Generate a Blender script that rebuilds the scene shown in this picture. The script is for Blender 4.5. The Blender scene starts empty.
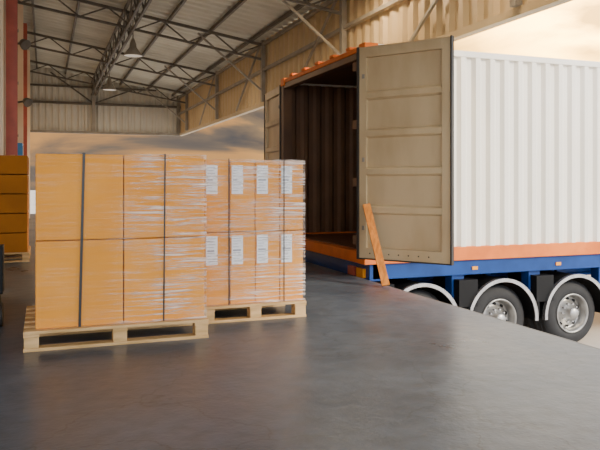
import bpy, bmesh, math, random
from mathutils import Vector, Matrix
random.seed(4)
scene = bpy.context.scene

# ---------------------------------------------------------------- materials
def new_mat(name):
    m = bpy.data.materials.new(name); m.use_nodes = True
    nt = m.node_tree
    return m, nt, nt.nodes['Principled BSDF']

def N(nt, t, **kw):
    n = nt.nodes.new(t)
    for k, v in kw.items(): setattr(n, k, v)
    return n

def mat(name, c1, c2=None, scale=3.0, rough=0.6, metal=0.0, stretch=(1,1,1), bump=0.0, bscale=None, detail=6, lo=0.35, hi=0.65, spec=None):
    m, nt, b = new_mat(name)
    c2 = c2 or tuple(x*0.85 for x in c1)
    tc = N(nt, 'ShaderNodeTexCoord'); mp = N(nt, 'ShaderNodeMapping')
    mp.inputs['Scale'].default_value = stretch
    nz = N(nt, 'ShaderNodeTexNoise'); nz.inputs['Scale'].default_value = scale; nz.inputs['Detail'].default_value = detail
    cr = N(nt, 'ShaderNodeValToRGB')
    cr.color_ramp.elements[0].position = lo; cr.color_ramp.elements[1].position = hi
    cr.color_ramp.elements[0].color = (*c2, 1); cr.color_ramp.elements[1].color = (*c1, 1)
    L = nt.links.new
    L(tc.outputs['Object'], mp.inputs['Vector']); L(mp.outputs[0], nz.inputs['Vector'])
    L(nz.outputs['Fac'], cr.inputs[0]); L(cr.outputs[0], b.inputs['Base Color'])
    b.inputs['Roughness'].default_value = rough; b.inputs['Metallic'].default_value = metal
    if spec is not None: b.inputs['Specular IOR Level'].default_value = spec
    if bump:
        bp = N(nt, 'ShaderNodeBump'); bp.inputs['Strength'].default_value = bump; bp.inputs['Distance'].default_value = 0.01
        n2 = N(nt, 'ShaderNodeTexNoise'); n2.inputs['Scale'].default_value = bscale or scale*4
        L(mp.outputs[0], n2.inputs['Vector']); L(n2.outputs['Fac'], bp.inputs['Height']); L(bp.outputs[0], b.inputs['Normal'])
    return m

M = {}
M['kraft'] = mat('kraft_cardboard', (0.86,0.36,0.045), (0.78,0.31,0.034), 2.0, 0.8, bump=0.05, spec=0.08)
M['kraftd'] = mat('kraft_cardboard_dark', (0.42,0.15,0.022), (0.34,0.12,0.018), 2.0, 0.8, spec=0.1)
M['tape'] = mat('packing_tape', (0.66,0.27,0.07), (0.6,0.24,0.06), 5, 0.3)
M['wood'] = mat('pallet_wood', (0.74,0.48,0.23), (0.54,0.33,0.13), 4, 0.8, stretch=(1,6,6), bump=0.2, spec=0.15)
M['woodd'] = mat('plank_wood', (0.60,0.22,0.04), (0.38,0.13,0.025), 5, 0.7, stretch=(6,6,1), bump=0.2, spec=0.2)
M['strap'] = mat('black_strap', (0.025,0.023,0.02), None, 5, 0.35)
M['label'] = mat('label_paper', (0.90,0.91,0.92), (0.85,0.86,0.87), 30, 0.6)
M['ink'] = mat('label_ink', (0.38,0.38,0.42), None, 30, 0.6)
M['white'] = mat('container_white_paint', (0.93,0.89,0.81), (0.85,0.80,0.70), 1.2, 0.42, stretch=(1,1,0.4))
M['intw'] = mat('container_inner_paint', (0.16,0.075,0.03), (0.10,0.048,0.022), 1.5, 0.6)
M['post'] = mat('corner_post_paint', (0.18,0.09,0.04), (0.12,0.06,0.03), 2, 0.5)
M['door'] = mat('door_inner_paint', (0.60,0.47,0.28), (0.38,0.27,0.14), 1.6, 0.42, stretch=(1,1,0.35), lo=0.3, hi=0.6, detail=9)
M['gasket'] = mat('rubber_gasket', (0.03,0.026,0.022), None, 5, 0.6)
M['orange'] = mat('orange_rail_paint', (0.80,0.20,0.03), (0.62,0.14,0.02), 3, 0.55, spec=0.25)
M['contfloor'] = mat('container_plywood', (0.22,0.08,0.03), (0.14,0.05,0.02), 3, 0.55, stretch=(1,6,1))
M['blue'] = mat('chassis_blue_paint', (0.008,0.055,0.25), (0.006,0.038,0.17), 3, 0.4, spec=0.3)
M['black'] = mat('black_plastic', (0.008,0.008,0.009), None, 4, 0.5, spec=0.2)
M['tire'] = mat('tire_rubber', (0.020,0.020,0.022), (0.013,0.013,0.015), 8, 0.75)
M['alu'] = mat('polished_aluminium', (0.72,0.72,0.73), (0.5,0.5,0.52), 8, 0.25, 0.9)
M['rim'] = mat('wheel_rim_paint', (0.44,0.43,0.41), (0.28,0.27,0.26), 8, 0.35, 0.7)
M['amber'] = mat('amber_lens', (0.9,0.35,0.02), None, 5, 0.2)
M['red'] = mat('red_paint', (0.45,0.09,0.05), (0.33,0.06,0.035), 4, 0.5)
M['steel'] = mat('galvanised_steel', (0.30,0.27,0.22), (0.22,0.20,0.16), 4, 0.5, 0.1)
M['steeld'] = mat('dark_steel_truss', (0.13,0.115,0.09), (0.085,0.075,0.06), 4, 0.6, 0.1)
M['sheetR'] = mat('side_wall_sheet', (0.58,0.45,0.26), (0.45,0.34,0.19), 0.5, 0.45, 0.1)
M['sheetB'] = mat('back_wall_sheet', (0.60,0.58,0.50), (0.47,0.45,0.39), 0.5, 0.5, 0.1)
M['roof'] = mat('roof_sheet', (0.60,0.60,0.52), (0.42,0.42,0.36), 0.6, 0.6, 0.0)
M['beige'] = mat('beige_wall_paint', (0.80,0.64,0.47), (0.68,0.52,0.36), 1, 0.7)
M['pipe'] = mat('white_pipe', (0.72,0.70,0.64), None, 4, 0.5)
M['bluep'] = mat('blue_box_paint', (0.05,0.25,0.6), None, 4, 0.5)
M['yard'] = mat('yard_concrete', (0.50,0.47,0.43), (0.40,0.38,0.35), 0.6, 0.85)
M['edge'] = mat('dock_edge_steel', (0.16,0.16,0.165), (0.11,0.11,0.115), 3, 0.5, 0.4)

# concrete floor
m, nt, b = new_mat('polished_concrete'); L = nt.links.new
tc = N(nt,'ShaderNodeTexCoord')
n1 = N(nt,'ShaderNodeTexNoise'); n1.inputs['Scale'].default_value=0.9; n1.inputs['Detail'].default_value=9; n1.inputs['Roughness'].default_value=0.65
n2 = N(nt,'ShaderNodeTexNoise'); n2.inputs['Scale'].default_value=9; n2.inputs['Detail'].default_value=8
cr = N(nt,'ShaderNodeValToRGB'); cr.color_ramp.elements[0].position=0.32; cr.color_ramp.elements[1].position=0.70
cr.color_ramp.elements[0].color=(0.055,0.070,0.094,1); cr.color_ramp.elements[1].color=(0.118,0.144,0.182,1)
mx = N(nt,'ShaderNodeMixRGB',blend_type='MULTIPLY'); mx.inputs[0].default_value=0.6
cr2 = N(nt,'ShaderNodeValToRGB'); cr2.color_ramp.elements[0].position=0.3; cr2.color_ramp.elements[1].position=0.6
cr2.color_ramp.elements[0].color=(0.6,0.6,0.6,1)
vo = N(nt,'ShaderNodeTexVoronoi',feature='DISTANCE_TO_EDGE'); vo.inputs['Scale'].default_value=0.9
wn = N(nt,'ShaderNodeTexNoise'); wn.inputs['Scale'].default_value=2.5; wn.inputs['Detail'].default_value=8
wm = N(nt,'ShaderNodeMixRGB',blend_type='ADD'); wm.inputs[0].default_value=0.55
cr3 = N(nt,'ShaderNodeValToRGB'); cr3.color_ramp.elements[0].position=0.0; cr3.color_ramp.elements[1].position=0.007
cr3.color_ramp.elements[0].color=(0.5,0.5,0.5,1)
m2 = N(nt,'ShaderNodeMixRGB',blend_type='MULTIPLY'); m2.inputs[0].default_value=0.7
L(tc.outputs['Object'],n1.inputs['Vector']); L(tc.outputs['Object'],n2.inputs['Vector']); L(tc.outputs['Object'],wn.inputs['Vector'])
L(n1.outputs['Fac'],cr.inputs[0]); L(n2.outputs['Fac'],cr2.inputs[0]); L(cr.outputs[0],mx.inputs[1]); L(cr2.outputs[0],mx.inputs[2])
L(tc.outputs['Object'],wm.inputs[1]); L(wn.outputs['Color'],wm.inputs[2]); L(wm.outputs[0],vo.inputs['Vector'])
L(vo.outputs['Distance'],cr3.inputs[0]); L(mx.outputs[0],m2.inputs[1]); L(cr3.outputs[0],m2.inputs[2]); L(m2.outputs[0],b.inputs['Base Color'])
rr = N(nt,'ShaderNodeMapRange'); rr.inputs[1].default_value=0.3; rr.inputs[2].default_value=0.7; rr.inputs[3].default_value=0.26; rr.inputs[4].default_value=0.44
L(n1.outputs['Fac'],rr.inputs[0]); L(rr.outputs[0],b.inputs['Roughness'])
b.inputs['Specular IOR Level'].default_value=0.5
b.inputs['Specular Tint'].default_value=(0.80,0.90,1.0,1)
n4 = N(nt,'ShaderNodeTexNoise'); n4.inputs['Scale'].default_value=45; n4.inputs['Detail'].default_value=4
L(tc.outputs['Object'],n4.inputs['Vector'])
ad = N(nt,'ShaderNodeMath',operation='MULTIPLY_ADD'); ad.inputs[1].default_value=0.25
L(n4.outputs['Fac'],ad.inputs[0]); L(n2.outputs['Fac'],ad.inputs[2])
bp = N(nt,'ShaderNodeBump'); bp.inputs['Strength'].default_value=0.4; bp.inputs['Distance'].default_value=0.01
L(ad.outputs[0],bp.inputs['Height']); L(bp.outputs[0],b.inputs['Normal'])
M['floor']=m

def wrap_mat(name, x0, x1, base, amt, lowv):
    """clear stretch film: transparent with whitish, glossy stretched creases; denser between x0 and x1"""
    m, nt, b = new_mat(name); L = nt.links.new
    out = nt.nodes['Material Output']
    tc = N(nt,'ShaderNodeTexCoord'); mp = N(nt,'ShaderNodeMapping'); mp.inputs['Scale'].default_value=(1.5,1.5,34); mp.inputs['Rotation'].default_value=(0,0.05,0)
    nz = N(nt,'ShaderNodeTexNoise'); nz.inputs['Scale'].default_value=1.8; nz.inputs['Detail'].default_value=10; nz.inputs['Roughness'].default_value=0.62; nz.inputs['Distortion'].default_value=0.9
    cr = N(nt,'ShaderNodeValToRGB'); cr.color_ramp.elements[0].position=0.44; cr.color_ramp.elements[1].position=0.72
    cr.color_ramp.elements[0].color=(0,0,0,1)
    big = N(nt,'ShaderNodeTexNoise'); big.inputs['Scale'].default_value=3.5; big.inputs['Detail'].default_value=3
    bcr = N(nt,'ShaderNodeValToRGB'); bcr.color_ramp.elements[0].position=0.36; bcr.color_ramp.elements[1].position=0.58
    bcr.color_ramp.elements[0].color=(0.25,0.25,0.25,1)
    sx = N(nt,'ShaderNodeSeparateXYZ'); mr = N(nt,'ShaderNodeMapRange'); mr.inputs[1].default_value=x0; mr.inputs[2].default_value=x1
    mr.inputs[3].default_value=lowv; mr.inputs[4].default_value=1.0
    a = N(nt,'ShaderNodeMath',operation='MULTIPLY'); a2=N(nt,'ShaderNodeMath',operation='MULTIPLY'); a3=N(nt,'ShaderNodeMath',operation='MULTIPLY_ADD')
    a3.inputs[1].default_value=amt; a3.inputs[2].default_value=base
    L(tc.outputs['Object'],mp.inputs[0]); L(mp.outputs[0],nz.inputs['Vector']); L(nz.outputs['Fac'],cr.inputs[0])
    L(tc.outputs['Object'],big.inputs['Vector']); L(big.outputs['Fac'],bcr.inputs[0]); L(tc.outputs['Object'],sx.inputs[0]); L(sx.outputs[0],mr.inputs[0])
    L(cr.outputs[0],a.inputs[0]); L(bcr.outputs[0],a.inputs[1]); L(a.outputs[0],a2.inputs[0]); L(mr.outputs[0],a2.inputs[1]); L(a2.outputs[0],a3.inputs[0])
    tr = N(nt,'ShaderNodeBsdfTransparent'); ms = N(nt,'ShaderNodeMixShader')
    b.inputs['Base Color'].default_value=(1.0,0.95,0.88,1); b.inputs['Roughness'].default_value=0.15
    bp = N(nt,'ShaderNodeBump'); bp.inputs['Strength'].default_value=0.8; bp.inputs['Distance'].default_value=0.012
    L(nz.outputs['Fac'],bp.inputs['Height']); L(bp.outputs[0],b.inputs['Normal'])
    L(a3.outputs[0],ms.inputs[0]); L(tr.outputs[0],ms.inputs[1]); L(b.outputs[0],ms.inputs[2]); L(ms.outputs[0],out.inputs['Surface'])
    return m
M['wrap1']=wrap_mat('stretch_film',0.45,0.80,0.01,1.0,0.16)
M['wrap2']=wrap_mat('stretch_film_dense',0.1,0.7,0.04,1.1,0.55)

# emissive lamp lens
m, nt, b = new_mat('lamp_lens'); b.inputs['Base Color'].default_value=(0.9,0.9,0.85,1)
b.inputs['Emission Color'].default_value=(1,0.9,0.75,1); b.inputs['Emission Strength'].default_value=0.15
M['lens']=m

# ---------------------------------------------------------------- builder
class B:
    def __init__(s): s.bm=bmesh.new(); s.mats=[]
    def mi(s,k):
        if k not in s.mats: s.mats.append(k)
        return s.mats.index(k)
    def face(s,vs,k,smooth=False):
        try: f=s.bm.faces.new(vs)
        except ValueError: return
        f.material_index=s.mi(k); f.smooth=smooth
    def box(s,a,b,k,mtx=None):
        P=[(x,y,z) for z in (a[2],b[2]) for y in (a[1],b[1]) for x in (a[0],b[0])]
        vs=[s.bm.verts.new((mtx@Vector(p)) if mtx else p) for p in P]
        for q in ((0,2,3,1),(4,5,7,6),(0,1,5,4),(2,6,7,3),(0,4,6,2),(1,3,7,5)): s.face([vs[i] for i in q],k)
    def beam(s,p0,p1,w,h,k,up=(0,0,1)):
        p0=Vector(p0);p1=Vector(p1);d=p1-p0;l=d.length;d.normalize();u=Vector(up)
        if abs(d.dot(u))>0.98:u=Vector((1,0,0))
        r=d.cross(u).normalized();u=r.cross(d)
        m=Matrix((r,d,u)).transposed().to_4x4();m.translation=p0
        s.box((-w/2,0,-h/2),(w/2,l,h/2),k,m)
    def cyl(s,p0,p1,r,k,seg=12,r2=None):
        p0=Vector(p0);p1=Vector(p1);d=(p1-p0).normalized();u=Vector((0,0,1))
        if abs(d.dot(u))>0.98:u=Vector((1,0,0))
        a=d.cross(u).normalized();c=a.cross(d);r2=r if r2 is None else r2
        A=[];C=[]
        for i in range(seg):
            t=2*math.pi*i/seg;v=a*math.cos(t)+c*math.sin(t)
            A.append(s.bm.verts.new(p0+v*r));C.append(s.bm.verts.new(p1+v*r2))
        for i in range(seg):
            j=(i+1)%seg;s.face([A[i],A[j],C[j],C[i]],k,True)
        s.face(A,k);s.face(C,k)
    def lathe(s,o,axis,prof,k,seg=48,a0=0,a1=2*math.pi):
        o=Vector(o);ax=Vector(axis).normalized();u=Vector((0,0,1)) if abs(ax.z)<0.9 else Vector((1,0,0))
        r=ax.cross(u).normalized();u=r.cross(ax)
        full=abs(a1-a0-2*math.pi)<1e-6;n=seg if full else seg+1
        rings=[]
        for p in prof:
            rings.append([s.bm.verts.new(o+ax*p[1]+(r*math.cos(a0+(a1-a0)*i/seg)+u*math.sin(a0+(a1-a0)*i/seg))*p[0]) for i in range(n)])
        for q in range(len(prof)-1):
            kk=prof[q][2] if len(prof[q])>2 else k
            for i in range(seg):
                j=(i+1)%n;s.face([rings[q][i],rings[q][j],rings[q+1][j],rings[q+1][i]],kk,True)
    def corr(s,o,al,ln,up,nm,period,depth,k):
        o=Vector(o);al=Vector(al);up=Vector(up);nm=Vector(nm);pts=[];x=0
        while x<ln-1e-6:
            for fx,fd in ((0,0),(0.3,0),(0.5,1),(0.8,1)):
                xx=x+fx*period
                if xx<ln:pts.append((xx,fd*depth))
            x+=period
        pts.append((ln,0))
        prev=None
        for xx,dd in pts:
            a=s.bm.verts.new(o+al*xx+nm*dd);c=s.bm.verts.new(o+al*xx+nm*dd+up)
            if prev:s.face([prev[0],a,c,prev[1]],k)
            prev=(a,c)
    def done(s,name,loc=(0,0,0),bevel=0.0,parent=None,recalc=True):
        if recalc:bmesh.ops.recalc_face_normals(s.bm,faces=s.bm.faces)
        loc=Vector(loc)
        for v in s.bm.verts:v.co-=loc
        me=bpy.data.meshes.new(name);s.bm.to_mesh(me);s.bm.free()
        for k in s.mats:me.materials.append(M[k])
        ob=bpy.data.objects.new(name,me);ob.location=loc;scene.collection.objects.link(ob)
        if bevel:
            md=ob.modifiers.new('bevel','BEVEL');md.width=bevel;md.segments=2;md.limit_method='ANGLE';md.angle_limit=math.radians(50)
        if parent:ob.parent=parent;ob.matrix_parent_inverse=parent.matrix_world.inverted()
        return ob
def empty(name,loc=(0,0,0)):
    e=bpy.data.objects.new(name,None);e.location=loc;scene.collection.objects.link(e);e.empty_display_size=0.2
    bpy.context.view_layer.update();return e

# ---------------------------------------------------------------- shell
XE=3.45; GZ=-1.05; XW=4.8; YB=25.65; ZB=2.97
def zr(x): return 4.46+0.16*(4.8-x)

b=B(); b.box((-9,-4,-0.25),(XE,27,0),'floor')
floor=b.done('floor',recalc=True)
b=B(); b.box((XE-0.12,-4,GZ),(XE-0.0,27,-0.25),'edge'); b.box((XE,-4,-0.16),(XE+0.03,27,-0.002),'edge')
for y in range(-2,26,3): b.box((XE+0.03,y,-0.6),(XE+0.13,y+0.25,-0.1),'gasket')
b.done('trim_1')
b=B(); b.box((-120,-120,GZ-0.2),(250,250,GZ),'yard'); b.done('ground')

# side cladding (upper) with girts, posts, braces
b=B()
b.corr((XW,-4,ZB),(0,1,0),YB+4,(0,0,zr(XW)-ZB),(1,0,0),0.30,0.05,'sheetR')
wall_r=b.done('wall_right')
b=B()
b.box((XW-0.05,-4,ZB-0.06),(XW+0.08,YB,ZB+0.03),'sheetR')
b.box((XW-0.10,-4,3.70),(XW-0.02,YB,3.76),'steel')
b.box((XW-0.10,-4,4.30),(XW-0.02,YB,4.36),'steel')
ys=[-3,1.5,6,10.5,15,19.5,24]
for y in ys: b.box((XW-0.12,y-0.05,ZB+0.03),(XW-0.03,y+0.05,zr(XW)-0.05),'steel')
for y in ys[2:]:
    b.beam((XW-0.12,y,ZB+0.3),(XW-1.6,y,zr(XW-1.6)-0.25),0.04,0.04,'steel')
for i in range(len(ys)-1):
    b.beam((XW-0.10,ys[i]+0.1,4.35),(XW-0.10,ys[i]+2.25,ZB+0.05),0.04,0.04,'steel')
b.done('trim_2')

# back wall (upper)
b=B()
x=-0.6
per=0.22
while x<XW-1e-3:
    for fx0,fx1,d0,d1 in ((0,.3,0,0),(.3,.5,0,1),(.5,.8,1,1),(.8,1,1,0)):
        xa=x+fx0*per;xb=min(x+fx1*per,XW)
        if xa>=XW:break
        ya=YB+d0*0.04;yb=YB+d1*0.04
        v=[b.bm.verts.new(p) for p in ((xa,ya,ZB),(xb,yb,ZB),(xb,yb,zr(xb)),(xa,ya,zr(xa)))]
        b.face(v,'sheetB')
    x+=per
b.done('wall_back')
b=B()
b.box((-0.6,YB-0.12,ZB-0.06),(XW,YB,ZB+0.02),'steel')
b.box((-0.6,YB-0.12,3.95),(XW,YB-0.02,4.03),'steeld')
b.box((-0.6,YB-0.10,4.55),(3.9,YB-0.02,4.61),'steeld')
for xx in (1.66,XW-0.08): b.box((xx-0.06,YB-0.14,ZB),(xx+0.06,YB-0.02,zr(xx)-0.1),'steel')
b.beam((1.66,YB-0.1,4.0),(0.2,YB-0.1,zr(0.2)-0.15),0.05,0.05,'steeld')
b.beam((1.66,YB-0.1,4.0),(3.1,YB-0.1,zr(3.1)-0.15),0.05,0.05,'steeld')
b.done('trim_3')

# left wall (three straight runs)
b=B(); b.box((-8.1,-4,0),(-8.0,11.6,zr(-8)),'beige'); b.done('wall_left')
b=B(); b.box((-8.1,11.6,0),(-0.705,11.7,zr(-0.7)),'beige'); b.done('wall_left.001')
b=B(); b.box((-0.7,11.6,0),(-0.61,YB,zr(-0.65)),'beige'); b.done('wall_left.002')
k=0
for yy in (12.2,15.5,19,22.8):
    b=B()
    cm='red' if k%2==0 else 'beige'
    b.box((-0.60,yy-0.13,0.0),(-0.40,yy+0.13,0.03),'steel')
    b.box((-0.59,yy-0.12,0.03),(-0.42,yy-0.105,zr(-.4)-0.05),cm)
    b.box((-0.59,yy+0.105,0.03),(-0.42,yy+0.12,zr(-.4)-0.05),cm)
    b.box((-0.51,yy-0.105,0.03),(-0.495,yy+0.105,zr(-.4)-0.05),cm)
    b.done('steel_column'); k+=1
for i,(yy,r) in enumerate(((12.7,0.035),(13.2,0.04),(14.0,0.03),(16.4,0.05),(17.2,0.05),(20.6,0.05))):
    b=B(); b.cyl((-0.52,yy,0),(-0.52,yy,5.1),r,('pipe','red','pipe')[i%3])
    for z in (1,2,3,4): b.box((-0.6,yy-0.06,z),(-0.46,yy+0.06,z+0.04),'steel')
    b.done('wall_pipe')
b=B(); b.box((-0.60,14.3,1.5),(-0.40,14.75,1.9),'bluep'); b.box((-0.40,14.35,1.55),(-0.39,14.7,1.85),'steel'); b.box((-0.6,14.45,1.9),(-0.55,14.5,5),'steel'); b.done('electrical_box',bevel=0.01)
for (yy,z) in ((13.0,3.55),(15.0,2.75)):
    b=B(); b.cyl((-0.6,yy,z),(-0.34,yy,z+0.05),0.02,'steeld'); b.lathe((-0.34,yy,z+0.04),(0.5,-0.6,-0.5),[(0.02,-0.1),(0.07,-0.04),(0.10,0.06),(0.09,0.06),(0.0,0.05)],'steeld',20); b.done('wall_flood_lamp')

# roof
b=B()
a0=Vector((XW+0.25,-4,zr(XW+0.25))); upv=Vector((-8.1,0,zr(-8.1)))-Vector((XW+0.25,0,zr(XW+0.25)))
b.corr(a0,(0,1,0),YB+4.2,upv,(0,0,1),0.33,0.04,'roof')
b.done('ceiling')
b=B()
x=4.5
while x>-8:
    b.box((x-0.025,-4,zr(x)-0.10),(x+0.025,YB,zr(x)-0.02),'steeld'); x-=0.95
b.done('roof_purlins')
for y in ys[1:]:
    b=B()
    X0,X1=XW-0.1,-7.9
    b.beam((X0,y,zr(X0)-0.16),(X1,y,zr(X1)-0.16),0.06,0.06,'steeld')
    b.beam((X0,y,zr(X0)-0.50),(X1,y,zr(X1)-0.50),0.05,0.05,'steeld')
    n=22
    for i in range(n):
        xa=X0+(X1-X0)*i/n; xb=X0+(X1-X0)*(i+1)/n
        za,zb=zr(xa),zr(xb)
        if i%2==0:b.beam((xa,y,za-0.16),(xb,y,zb-0.50),0.03,0.03,'steeld')
        else:b.beam((xa,y,za-0.50),(xb,y,zb-0.16),0.03,0.03,'steeld')
    b.done('roof_truss')
b=B()
XG=1.66; zt=zr(XG)-0.2; zb_=zt-0.45
for z in (zt,zb_):
    for dx in (-0.07,0.07): b.beam((XG+dx,-4,z),(XG+dx,YB,z),0.045,0.045,'steeld')
y=-4
i=0
while y<YB-0.5:
    for dx in (-0.07,0.07):
        b.beam((XG+dx,y,zt if i%2 else zb_),(XG+dx,y+0.6,zb_ if i%2 else zt),0.03,0.03,'steeld')
    y+=0.6;i+=1
b.done('lattice_girder')
def bay(x,y,z,power):  # hanging bay lamp; also builds the added, unseen fill lamps
    b=B()
    b.cyl((x,y,zr(x)-0.05),(x,y,z-0.05),0.012,'steeld')
    b.lathe((x,y,z-0.05),(0,0,-1),[(0.03,-0.12),(0.07,0.0),(0.08,0.08),(0.20,0.24),(0.22,0.27),(0.20,0.27)],'steel',24)
    b.lathe((x,y,z-0.05),(0,0,-1),[(0.20,0.265),(0.0,0.275)],'lens',24)
    o=b.done('bay_or_fill_lamp')
    if power:
        l=bpy.data.lights.new('bay_or_fill_light','AREA'); l.shape='DISK'; l.size=0.38; l.energy=power; l.color=(1.0,0.74,0.45)
        lo=bpy.data.objects.new('bay_or_fill_light',l); scene.collection.objects.link(lo); lo.location=(x,y,z-0.335); lo.parent=o
bay(XG+0.2,15.6,zb_-0.02,70)
bay(XG+0.2,21.5,zb_-0.02,70)
bay(XG+0.2,-2.0,zb_-0.02,10)  # added lamp behind the camera, unseen, brightens floor, wall and boxes
bay(4.2,5.9,4.40,45)  # added out-of-view fill, warms the side wall and door top
bay(4.0,8.9,4.40,60)  # another added lamp above the frame, warm fill for wall and container header

# ---------------------------------------------------------------- pallets
def pallet(x0,x1,y0,y1):
    b=B(); H=0.135
    w=x1-x0; d=y1-y0
    n=6; bw=d/n*0.72
    for i in range(n):
        yy=y0+(d-bw)*i/(n-1); b.box((x0,yy,H-0.022),(x1,yy+bw,H),'wood')
    for fx in (0,0.5,1):
        xx=x0+(w-0.10)*fx
        b.box((xx,y0+0.002,H-0.042),(xx+0.10,y1-0.002,H-0.022),'wood')
        for fy in (0,0.5,1):
            yy=y0+0.004+(d-0.108)*fy
            b.box((xx+0.004,yy,0.022),(xx+0.096,yy+0.10,H-0.042),'wood')
    for fy in (0,0.5,1):
        yy=y0+(d-0.10)*fy; b.box((x0,yy,0.0),(x1,yy+0.10,0.022),'wood')
    return b.done('wooden_pallet',loc=((x0+x1)/2,(y0+y1)/2,0),bevel=0.003)
pallet(-0.13,1.10,4.78,5.80)
pallet(1.16,2.03,5.25,6.40)
pallet(-1.45,-0.2,10.33,11.4)

def film(x0,x1,y0,y1,z0,z1,k,parent,seed):
    rnd=random.Random(seed); b=B()
    c=[(x0,y0),(x1,y0),(x1,y1),(x0,y1)]
    nz=90; pts=[]
    for i in range(4):
        p=Vector((*c[i],0));q=Vector((*c[(i+1)%4],0));n=int((q-p).length/0.05)
        d=(q-p).normalized();nm=Vector((d.y,-d.x,0))
        for j in range(n): pts.append((p.lerp(q,j/n),nm if 0<j else Vector((0,0,0))))
    rows=[]
    ph=[rnd.uniform(0,6.28) for _ in range(8)]
    for r in range(nz+1):
        z=z0+(z1-z0)*r/nz; row=[]
        for idx,(p,nm) in enumerate(pts):
            t=idx*0.05
            off=0.003*math.sin(z*70+ph[0]+1.3*math.sin(t*3+ph[1]))+0.002*math.sin(z*150+ph[2]+t*2)
            row.append(b.bm.verts.new((p.x+nm.x*off,p.y+nm.y*off,z)))
        rows.append(row)
    for r in range(nz):
        n=len(pts)
        for i in range(n):
            j=(i+1)%n;b.face([rows[r][i],rows[r][j],rows[r+1][j],rows[r+1][i]],k,True)
    return b.done('film_wrap',loc=(x0,y0,z0),parent=parent,recalc=True)

def stack(name,x0,x1,y0,y1,z0,z1,nx,ny,nzl,mk,labels=False,gap=0.004):
    e=empty(name,((x0+x1)/2,(y0+y1)/2,z0))
    dx=(x1-x0)/nx;dy=(y1-y0)/ny;dz=(z1-z0)/nzl
    b=B()
    for i in range(nx):
        for j in range(ny):
            for l in range(nzl):
                jx=random.uniform(-.002,.002);jy=random.uniform(0,0.004)
                b.box((x0+i*dx+gap/2+jx,y0+j*dy+gap/2+jy,z0+l*dz+(0.0 if l==0 else gap/2)),(x0+(i+1)*dx-gap/2+jx,y0+(j+1)*dy-gap/2+jy,z0+(l+1)*dz-gap/2),mk)
    b.done('boxes',loc=e.location,bevel=0.006,parent=e)
    b=B()
    for i in range(nx):
        for j in range(ny):
            xc=x0+(i+.5)*dx
            b.box((xc-0.03,y0+j*dy+0.01,z1-gap/2),(xc+0.03,y0+(j+1)*dy-0.01,z1),'tape')
    b.done('tape',loc=e.location,parent=e)
    if labels:
        b=B()
        for i in range(nx):
            for l in range(nzl):
                lx=x0+i*dx+0.015; top=z0+(l+1)*dz-(0.045 if l else 0.03); w=0.092;h=0.23
                yf=y0-0.002
                b.box((lx,yf,top-h),(lx+w,y0+0.004,top),'label')
                for q in range(9):
                    zz=top-0.018-q*0.023
                    ww=w-0.018-random.uniform(0,0.04)
                    b.box((lx+0.01,yf-0.001,zz-(0.004 if q!=4 else 0.014)),(lx+0.01+ww,yf+0.001,zz),'ink')
        b.done('labels',loc=e.location,parent=e)
    return e

s1=stack('shrink_wrapped_box_stack',-0.058,1.083,4.83,5.78,0.136,1.305,2,2,2,'kraft',gap=0.006)
film(-0.068,1.093,4.82,5.79,0.137,1.31,'wrap1',s1,1)
b=B()
for xs,xt,w in ((0.222,0.250,0.009),(0.785,0.795,0.0055)):
    y=4.812
    v=[b.bm.verts.new(p) for p in ((xs-w,y,0.137),(xs+w,y,0.137),(xt+w,y,1.312),(xt-w,y,1.312))]; b.face(v,'strap')
    v2=[b.bm.verts.new(p) for p in ((xt-w,y,1.312),(xt+w,y,1.312),(xt+w,5.80,1.312),(xt-w,5.80,1.312))]; b.face(v2,'strap')
    v3=[b.bm.verts.new(p) for p in ((xs-w,5.80,0.137),(xs+w,5.80,0.137),(xt+w,5.80,1.312),(xt-w,5.80,1.312))]; b.face(v3,'strap')
b.done('straps',loc=s1.location,parent=s1)

s2=stack('shrink_wrapped_box_stack',1.18,2.02,5.29,6.36,0.136,1.295,4,2,2,'kraft',labels=True,gap=0.006)
film(1.17,2.03,5.276,6.37,0.137,1.30,'wrap2',s2,2)
b=B()
for xs in (1.375,1.84):
    y=5.268;w=0.0045
    for (ya,za,yb,zb) in ((y,0.137,y,1.302),(y,1.302,6.38,1.302),(6.38,1.302,6.38,0.137)):
        v=[b.bm.verts.new(p) for p in ((xs-w,ya,za),(xs+w,ya,za),(xs+w,yb,zb),(xs-w,yb,zb))]; b.face(v,'strap')
b.done('straps',loc=s2.location,parent=s2)

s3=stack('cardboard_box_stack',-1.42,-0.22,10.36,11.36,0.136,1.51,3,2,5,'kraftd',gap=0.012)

# hand pallet truck at far left
e=empty('hand_pallet_truck',(-0.75,5.9,0))
b=B()
for fx in (-0.95,-0.50):
    b.box((fx-0.08,6.05,0.06),(fx+0.08,7.2,0.10),'black'); b.cyl((fx-0.05,7.05,0.04),(fx+0.05,7.05,0.04),0.04,'gasket',16)
b.box((-1.03,5.85,0.06),(-0.33,6.07,0.30),'black'); b.box((-0.85,5.72,0.25),(-0.30,5.9,0.62),'black')
for wx in (-0.78,-0.36): b.cyl((wx-0.06,5.74,0.09),(wx+0.06,5.74,0.09),0.09,'gasket',20)
b.cyl((-0.60,5.76,0.0),(-0.60,5.76,0.62),0.045,'black',16)
b.cyl((-0.60,5.74,0.5),(-0.56,5.45,1.15),0.018,'black')
b.lathe((-0.56,5.45,1.22),(0.2,-1,0.3),[(0.09,-0.015),(0.105,0),(0.09,0.015),(0.075,0),(0.09,-0.015)],'black',20)
b.done('body',loc=e.location,parent=e,bevel=0.004)

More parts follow.
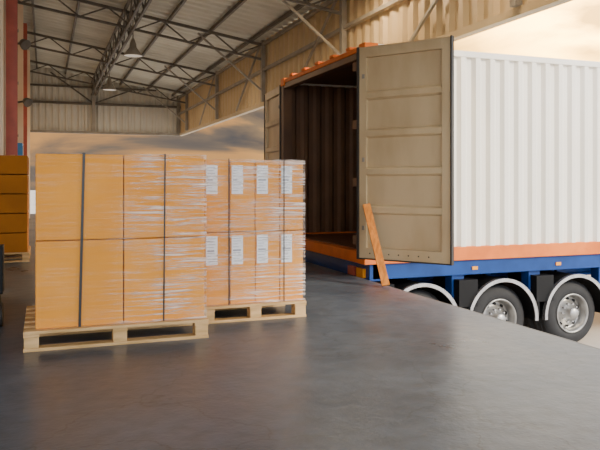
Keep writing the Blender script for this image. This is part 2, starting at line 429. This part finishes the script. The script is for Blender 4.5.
# ---------------------------------------------------------------- container
CX0,CX1=3.50,15.6; CY0,CY1=7.16,10.15; CZ0,CZ1=0.155,2.756
e=empty('shipping_container',((CX0+CX1)/2,(CY0+CY1)/2,CZ0))
b=B()
b.corr((CX0+0.14,CY0+0.045,CZ0+0.16),(1,0,0),CX1-CX0-0.28,(0,0,CZ1-CZ0-0.24),(0,-1,0),0.215,0.04,'white')
b.corr((CX0+0.14,CY1-0.045,CZ0+0.16),(1,0,0),CX1-CX0-0.28,(0,0,CZ1-CZ0-0.24),(0,1,0),0.215,0.04,'white')
b.done('side_panels',parent=e)
b=B()
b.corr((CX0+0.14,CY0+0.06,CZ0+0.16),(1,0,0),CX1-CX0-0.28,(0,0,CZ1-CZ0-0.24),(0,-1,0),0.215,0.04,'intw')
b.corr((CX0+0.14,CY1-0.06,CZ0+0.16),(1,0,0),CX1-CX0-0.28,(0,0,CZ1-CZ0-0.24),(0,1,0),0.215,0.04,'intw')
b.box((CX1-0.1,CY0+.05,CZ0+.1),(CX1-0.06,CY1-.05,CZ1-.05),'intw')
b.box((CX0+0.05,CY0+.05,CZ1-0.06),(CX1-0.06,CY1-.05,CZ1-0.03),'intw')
b.done('inner_lining',parent=e)
b=B()
for yy in (CY0,CY1-0.09):
    b.box((CX0+0.15,yy,CZ0),(CX1-0.15,yy+0.09,CZ0+0.17),'orange')
    b.box((CX0+0.15,yy,CZ1-0.085),(CX1-0.15,yy+0.09,CZ1-0.005),'white')
    b.box((CX0,yy-0.005,CZ0+0.12),(CX0+0.15,yy+0.095,CZ1-0.12),'post')
    b.box((CX1-0.15,yy-0.005,CZ0+0.12),(CX1,yy+0.095,CZ1-0.12),'orange')
    for xx in (CX0-0.01,CX1-0.17):
        for zz in (CZ0,CZ1-0.12):
            yo=yy-0.012 if yy<9 else yy-0.06
            b.box((xx,yo,zz),(xx+0.18,yo+0.162,zz+0.12),'orange')
b.box((CX0,CY0+.1,CZ1-0.08),(CX0+0.12,CY1-.1,CZ1-0.02),'orange')
b.box((CX0+0.01,CY0+.1,CZ1-0.16),(CX0+0.12,CY1-.1,CZ1-0.08),'post')
b.box((CX0,CY0+.1,CZ0),(CX0+0.12,CY1-.1,CZ0+0.14),'orange')
for i in range(5):
    yy=CY0+0.4+i*0.52; b.box((CX0-0.01,yy,CZ1-0.02),(CX0+0.10,yy+0.12,CZ1+0.02),'orange')
b.box((CX1-0.1,CY0+.1,CZ0),(CX1,CY1-.1,CZ0+0.14),'orange')
b.box((CX1-0.1,CY0+.1,CZ1-0.12),(CX1,CY1-.1,CZ1-0.02),'orange')
b.done('frame',parent=e,bevel=0.008)
b=B()
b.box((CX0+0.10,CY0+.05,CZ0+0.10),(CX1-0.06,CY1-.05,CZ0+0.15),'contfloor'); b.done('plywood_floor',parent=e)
b=B()
b.corr((CX0+0.1,CY0+.04,CZ1-0.03),(1,0,0),CX1-CX0-0.2,(0,CY1-CY0-.08,0),(0,0,1),0.215,0.02,'white'); b.done('roof_panel',parent=e)

def door(name,hx,hy,tx,ty,z0,z1,side,hl=0.05):
    d=Vector((tx-hx,ty-hy,0));ln=d.length;d.normalize();n=Vector((0,0,1)).cross(d)*side
    m=Matrix((d,n,Vector((0,0,1)))).transposed().to_4x4();m.translation=Vector((hx,hy,0))
    b=B(); T=0.05
    def bx(a,c,k): b.box(a,c,k,m)
    bx((0.03,0,z0),(0.12,T,z1),'door'); bx((ln-0.10,0,z0),(ln,T,z1),'door')
    bx((0.12,0,z0),(ln-0.10,T,z0+0.12),'door'); bx((0.12,0,z1-0.11),(ln-0.10,T,z1),'door')
    zz=z0+0.12; top=z1-0.11; seg=5; h=(top-zz)/seg
    for i in range(seg):
        a=zz+i*h
        bx((0.11,0.038,a),(ln-0.09,0.048,a+h),'door')
        if i>0:
            V=[]
            for (xx) in (0.12,ln-0.10):
                V.append([b.bm.verts.new(m@Vector(p)) for p in ((xx,0.039,a-0.055),(xx,-0.004,a-0.032),(xx,-0.004,a+0.032),(xx,0.039,a+0.055))])
            for q in range(3): b.face([V[0][q],V[1][q],V[1][q+1],V[0][q+1]],'door')
    bx((-0.0,-0.012,z0-0.015),(0.03,T+0.004,z1+0.015),'gasket'); bx((ln,-0.012,z0-0.015),(ln+0.018,T+0.004,z1+0.015),'gasket')
    bx((0.03,-0.006,z1),(ln,T,z1+0.010),'door'); bx((0.03,-0.008,z0-0.015),(ln,T,z0),'gasket')
    for q in range(4):
        a=z0+0.2+q*(z1-z0-0.4)/3; bx((-hl,0.02,a-0.05),(0.06,T+0.02,a+0.05),'post')
        if hl>0.06:
            p=m@Vector((0.0,T,a)); b.beam(p,(CX0+0.02,CY0+0.03,a),0.10,0.03,'post')
    for rx in (0.32*ln,0.72*ln):
        p0=m@Vector((rx,T+0.03,z0-0.02));p1=m@Vector((rx,T+0.03,z1+0.02)); b.cyl(p0,p1,0.017,'steel')
        for q in range(4):
            a=z0+0.1+q*(z1-z0-0.2)/3; bx((rx-0.05,T,a-0.03),(rx+0.05,T+0.055,a+0.03),'steel')
        bx((rx,T+0.045,1.0),(rx+0.25,T+0.065,1.03),'steel')
    for a in (z0+0.32,z0+1.1,z1-0.35):
        bx((0.07,-0.012,a),(0.10,0.0,a+0.05),'steel')
    for q in range(7):
        bx((0.16+q*0.12,-0.004,z0+0.05),(0.175+q*0.12,0.0,z0+0.065),'gasket')
    b.done(name,loc=(hx,hy,z0),parent=e,bevel=0.004)
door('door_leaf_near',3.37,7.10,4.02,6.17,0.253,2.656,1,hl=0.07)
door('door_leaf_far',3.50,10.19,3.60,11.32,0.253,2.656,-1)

# ---------------------------------------------------------------- trailer
e2=empty('semi_trailer',(9,8.65,GZ))
b=B()
for yy in (8.0,9.2):
    b.box((3.75,yy,0.10),(15.3,yy+0.14,0.153),'blue'); b.box((3.75,yy+0.05,-0.22),(15.3,yy+0.09,0.10),'blue'); b.box((3.75,yy,-0.26),(15.3,yy+0.14,-0.22),'blue')
x=3.75
while x<15.4:
    b.box((x,7.22,0.0),(x+0.1,10.09,0.10),'blue'); x+=1.17
for yy in (7.20,10.03): b.box((3.62,yy,-0.03),(15.3,yy+0.08,0.153),'blue')
b.box((3.58,7.20,-0.05),(3.74,10.11,0.153),'blue')
b.box((3.60,7.22,-0.45),(3.70,10.09,-0.30),'blue')
for yy in (7.9,9.3): b.box((3.62,yy,-0.32),(3.70,yy+0.08,0.0),'blue')
for xx in (4.83,6.0,7.17): b.box((xx-0.09,7.25,-0.42),(xx+0.09,7.40,0.0),'blue'); 
b.box((8.0,7.25,-0.55),(10.2,7.65,-0.03),'blue')
for xx in (4.24,5.41,6.58): b.cyl((xx,7.25,-0.62),(xx,10.05,-0.62),0.07,'black',16)
for xx in (4.24,5.41,6.58):
    for yy in (8.02,9.22): b.box((xx-0.1,yy,-0.6),(xx+0.1,yy+0.12,-0.22),'black')
for yy in (7.6,9.6):
    b.box((12.9,yy,-0.9),(13.05,yy+0.14,0.0),'black'); b.box((12.82,yy-0.05,GZ),(13.13,yy+0.19,GZ+0.04),'black'); b.box((12.93,yy+.03,GZ+0.04),(13.02,yy+0.11,-0.9),'steel')
b.done('chassis',loc=e2.location,parent=e2,bevel=0.006)
b=B()
for xx,yy in ((3.56,7.3),(3.56,7.55),(3.56,9.7)):
    b.box((xx-0.02,yy,-0.02),(xx+0.02,yy+0.18,0.09),'amber' if yy<7.5 else 'red')
for xx in (5.0,6.3,7.6): b.box((xx,7.185,0.03),(xx+0.08,7.20,0.07),'amber')
b.done('marker_lights',loc=e2.location,parent=e2)

def wheel(xc,yo,dirn,name):
    b=B(); R=0.43; o=(xc,yo,-0.62); ax=(0,dirn,0)
    b.lathe(o,ax,[(0.245,0.02),(0.26,0.0),(0.33,-0.005),(0.385,0.012),(0.415,0.035),(R,0.06),(R,0.115),(0.42,0.118),(0.42,0.128),(R,0.131),(R,0.19),(0.42,0.193),(0.42,0.203),(R,0.206),(R,0.27),(0.40,0.30),(0.26,0.32),(0.245,0.30)],'tire',56)
    b.lathe(o,ax,[(0.262,0.0),(0.262,-0.012),(0.245,-0.012),(0.232,0.02),(0.225,0.10),(0.205,0.125),(0.16,0.085),(0.125,0.065),(0.115,0.04),(0.085,0.025),(0.08,-0.03),(0.06,-0.05),(0.0,-0.052)],'rim',56)
    b.lathe(o,ax,[(0.245,0.30),(0.225,0.26),(0.225,0.14),(0.0,0.14)],'rim',40)
    for i in range(10):
        t=2*math.pi*i/10
        c=Vector((xc+0.122*math.cos(t),yo,-0.62+0.122*math.sin(t)))
        b.cyl(c+Vector((0,dirn*0.065,0)),c+Vector((0,dirn*0.025,0)),0.012,'alu',6)
        t+=0.31
        c=Vector((xc+0.180*math.cos(t),yo,-0.62+0.180*math.sin(t)))
        b.cyl(c+Vector((0,dirn*0.110,0)),c+Vector((0,dirn*0.092,0)),0.024,'black',12)
    return b.done(name,loc=(xc,yo,-0.62),parent=e2)
def fender(xc,yo,dirn,name):
    b=B(); o=Vector((xc,yo,-0.62)); seg=28
    A0,A1=math.radians(-4),math.radians(184)
    def arc(r0,r1,ya,yb,k):
        V=[]
        for i in range(seg+1):
            t=A0+(A1-A0)*i/seg;c,s_=math.cos(t),math.sin(t)
            V.append([b.bm.verts.new((xc+r*c,yo+dirn*y,-0.62+r*s_)) for r,y in ((r0,ya),(r1,ya),(r1,yb),(r0,yb))])
        for i in range(seg):
            for q in range(4):
                b.face([V[i][q],V[i][(q+1)%4],V[i+1][(q+1)%4],V[i+1][q]],k,False)
        b.face(V[0],k);b.face(V[-1],k)
    arc(0.500,0.515,0.0,0.62,'black')
    arc(0.488,0.528,-0.018,0.0,'alu')
    arc(0.526,0.532,-0.022,0.03,'alu')
    b.cyl((xc,yo+dirn*0.4,-0.105),(xc,yo+dirn*0.4,0.0),0.02,'black')
    # black spray-suppression box between arches
    b.box((xc-0.64,min(yo+dirn*0.01,yo+dirn*0.60),-0.42),(xc-0.37,max(yo+dirn*0.01,yo+dirn*0.60),-0.085),'black')
    return b.done(name,loc=o,parent=e2,bevel=0.0)
n=0
for xx in (4.24,5.41,6.58):
    n+=1
    wheel(xx,7.20,1,'wheel_near_%d'%n); wheel(xx,10.11,-1,'wheel_far_%d'%n)
    wheel(xx,7.86,-1,'wheel_near_inner_%d'%n)
    fender(xx,7.12,1,'fender_near_%d'%n); fender(xx,10.19,-1,'fender_far_%d'%n)
b=B()
b.box((4.81,7.16,-0.60),(4.84,7.72,-0.16),'black') ; b.box((5.98,7.16,-0.60),(6.01,7.72,-0.16),'black')
b.done('mud_flaps',loc=e2.location,parent=e2)

# leaning plank (broad face to the camera)
b=B()
b.beam((3.40,6.45,0.02),(3.405,6.93,0.87),0.085,0.03,'woodd',up=(-0.35,-1,0.0))
b.done('wooden_plank',loc=(3.36,6.46,0.0),bevel=0.003)

# ---------------------------------------------------------------- camera
cam=bpy.data.cameras.new('camera'); co=bpy.data.objects.new('camera',cam); scene.collection.objects.link(co)
cam.sensor_width=36; cam.lens=40.8; cam.shift_y=-41/600
co.location=(0,0,1.1); co.rotation_euler=(math.radians(90),0,math.radians(-20.6)); scene.camera=co
cam.clip_end=600

# ---------------------------------------------------------------- sky, sun + added fill
w=bpy.data.worlds.new('sky'); scene.world=w; w.use_nodes=True; nt=w.node_tree; L=nt.links.new
bg=nt.nodes['Background']
tc=N(nt,'ShaderNodeTexCoord')
sd=Vector((0.717,0.799,0.263)).normalized()
dp=N(nt,'ShaderNodeVectorMath',operation='DOT_PRODUCT'); dp.inputs[1].default_value=sd
L(tc.outputs['Generated'],dp.inputs[0])
glow=N(nt,'ShaderNodeValToRGB')
el=glow.color_ramp.elements
el[0].position=0.0; el[0].color=(0,0,0,1); el[1].position=1.0; el[1].color=(1,1,1,1)
for p,v in ((0.88,0.0),(0.95,0.04),(0.98,0.13),(0.992,0.38)):
    q=el.new(p); q.color=(v,v,v,1)
L(dp.outputs['Value'],glow.inputs[0])
mp=N(nt,'ShaderNodeMapping'); mp.inputs['Scale'].default_value=(2.2,2.2,11); mp.inputs['Location'].default_value=(0.3,0.1,0.25)
nz=N(nt,'ShaderNodeTexNoise'); nz.inputs['Scale'].default_value=1.8; nz.inputs['Detail'].default_value=8; nz.inputs['Distortion'].default_value=0.5
L(tc.outputs['Generated'],mp.inputs[0]); L(mp.outputs[0],nz.inputs['Vector'])
cl=N(nt,'ShaderNodeValToRGB'); ce=cl.color_ramp.elements
ce[0].position=0.40; ce[0].color=(0.13,0.12,0.12,1); ce[1].position=0.60; ce[1].color=(0.80,0.40,0.14,1)
q=ce.new(0.5); q.color=(0.25,0.19,0.14,1)
L(nz.outputs['Fac'],cl.inputs[0])
dd=N(nt,'ShaderNodeVectorMath',operation='DOT_PRODUCT'); dd.inputs[1].default_value=Vector((0.35,-0.75,0.55)).normalized()
L(tc.outputs['Generated'],dd.inputs[0])
dr=N(nt,'ShaderNodeMapRange'); dr.inputs[1].default_value=-0.22; dr.inputs[2].default_value=0.6
L(dd.outputs['Value'],dr.inputs[0])
mixd=N(nt,'ShaderNodeMixRGB'); mixd.inputs[2].default_value=(3.2,3.4,3.7,1)
L(dr.outputs[0],mixd.inputs[0]); L(cl.outputs[0],mixd.inputs[1])
gl=N(nt,'ShaderNodeMixRGB',blend_type='ADD'); gl.inputs[0].default_value=1
gc=N(nt,'ShaderNodeMixRGB',blend_type='MULTIPLY'); gc.inputs[0].default_value=1; gc.inputs[2].default_value=(16.0,8.5,1.6,1)
ncl=N(nt,'ShaderNodeMapRange'); ncl.inputs[1].default_value=0.40; ncl.inputs[2].default_value=0.60; ncl.inputs[3].default_value=0.35; ncl.inputs[4].default_value=1.3
L(nz.outputs['Fac'],ncl.inputs[0])
gm=N(nt,'ShaderNodeMath',operation='MULTIPLY'); L(glow.outputs[0],gm.inputs[0]); L(ncl.outputs[0],gm.inputs[1])
L(gm.outputs[0],gc.inputs[1]); L(mixd.outputs[0],gl.inputs[1]); L(gc.outputs[0],gl.inputs[2]); L(gl.outputs[0],bg.inputs['Color'])
bg.inputs['Strength'].default_value=1.0

def sun(name,frm,energy,col,ang):
    l=bpy.data.lights.new(name,'SUN'); l.energy=energy; l.color=col; l.angle=math.radians(ang)
    o=bpy.data.objects.new(name,l); scene.collection.objects.link(o)
    o.rotation_euler=Vector(frm).to_track_quat('Z','Y').to_euler(); o.location=(5,-5,12)
sun('added_side_fill',(0.55,-0.75,0.50),4.4,(1.0,0.86,0.64),12)  # added fill from behind camera right for the container side, not the sun
sun('low_sun',sd,3.0,(1.0,0.62,0.28),2)
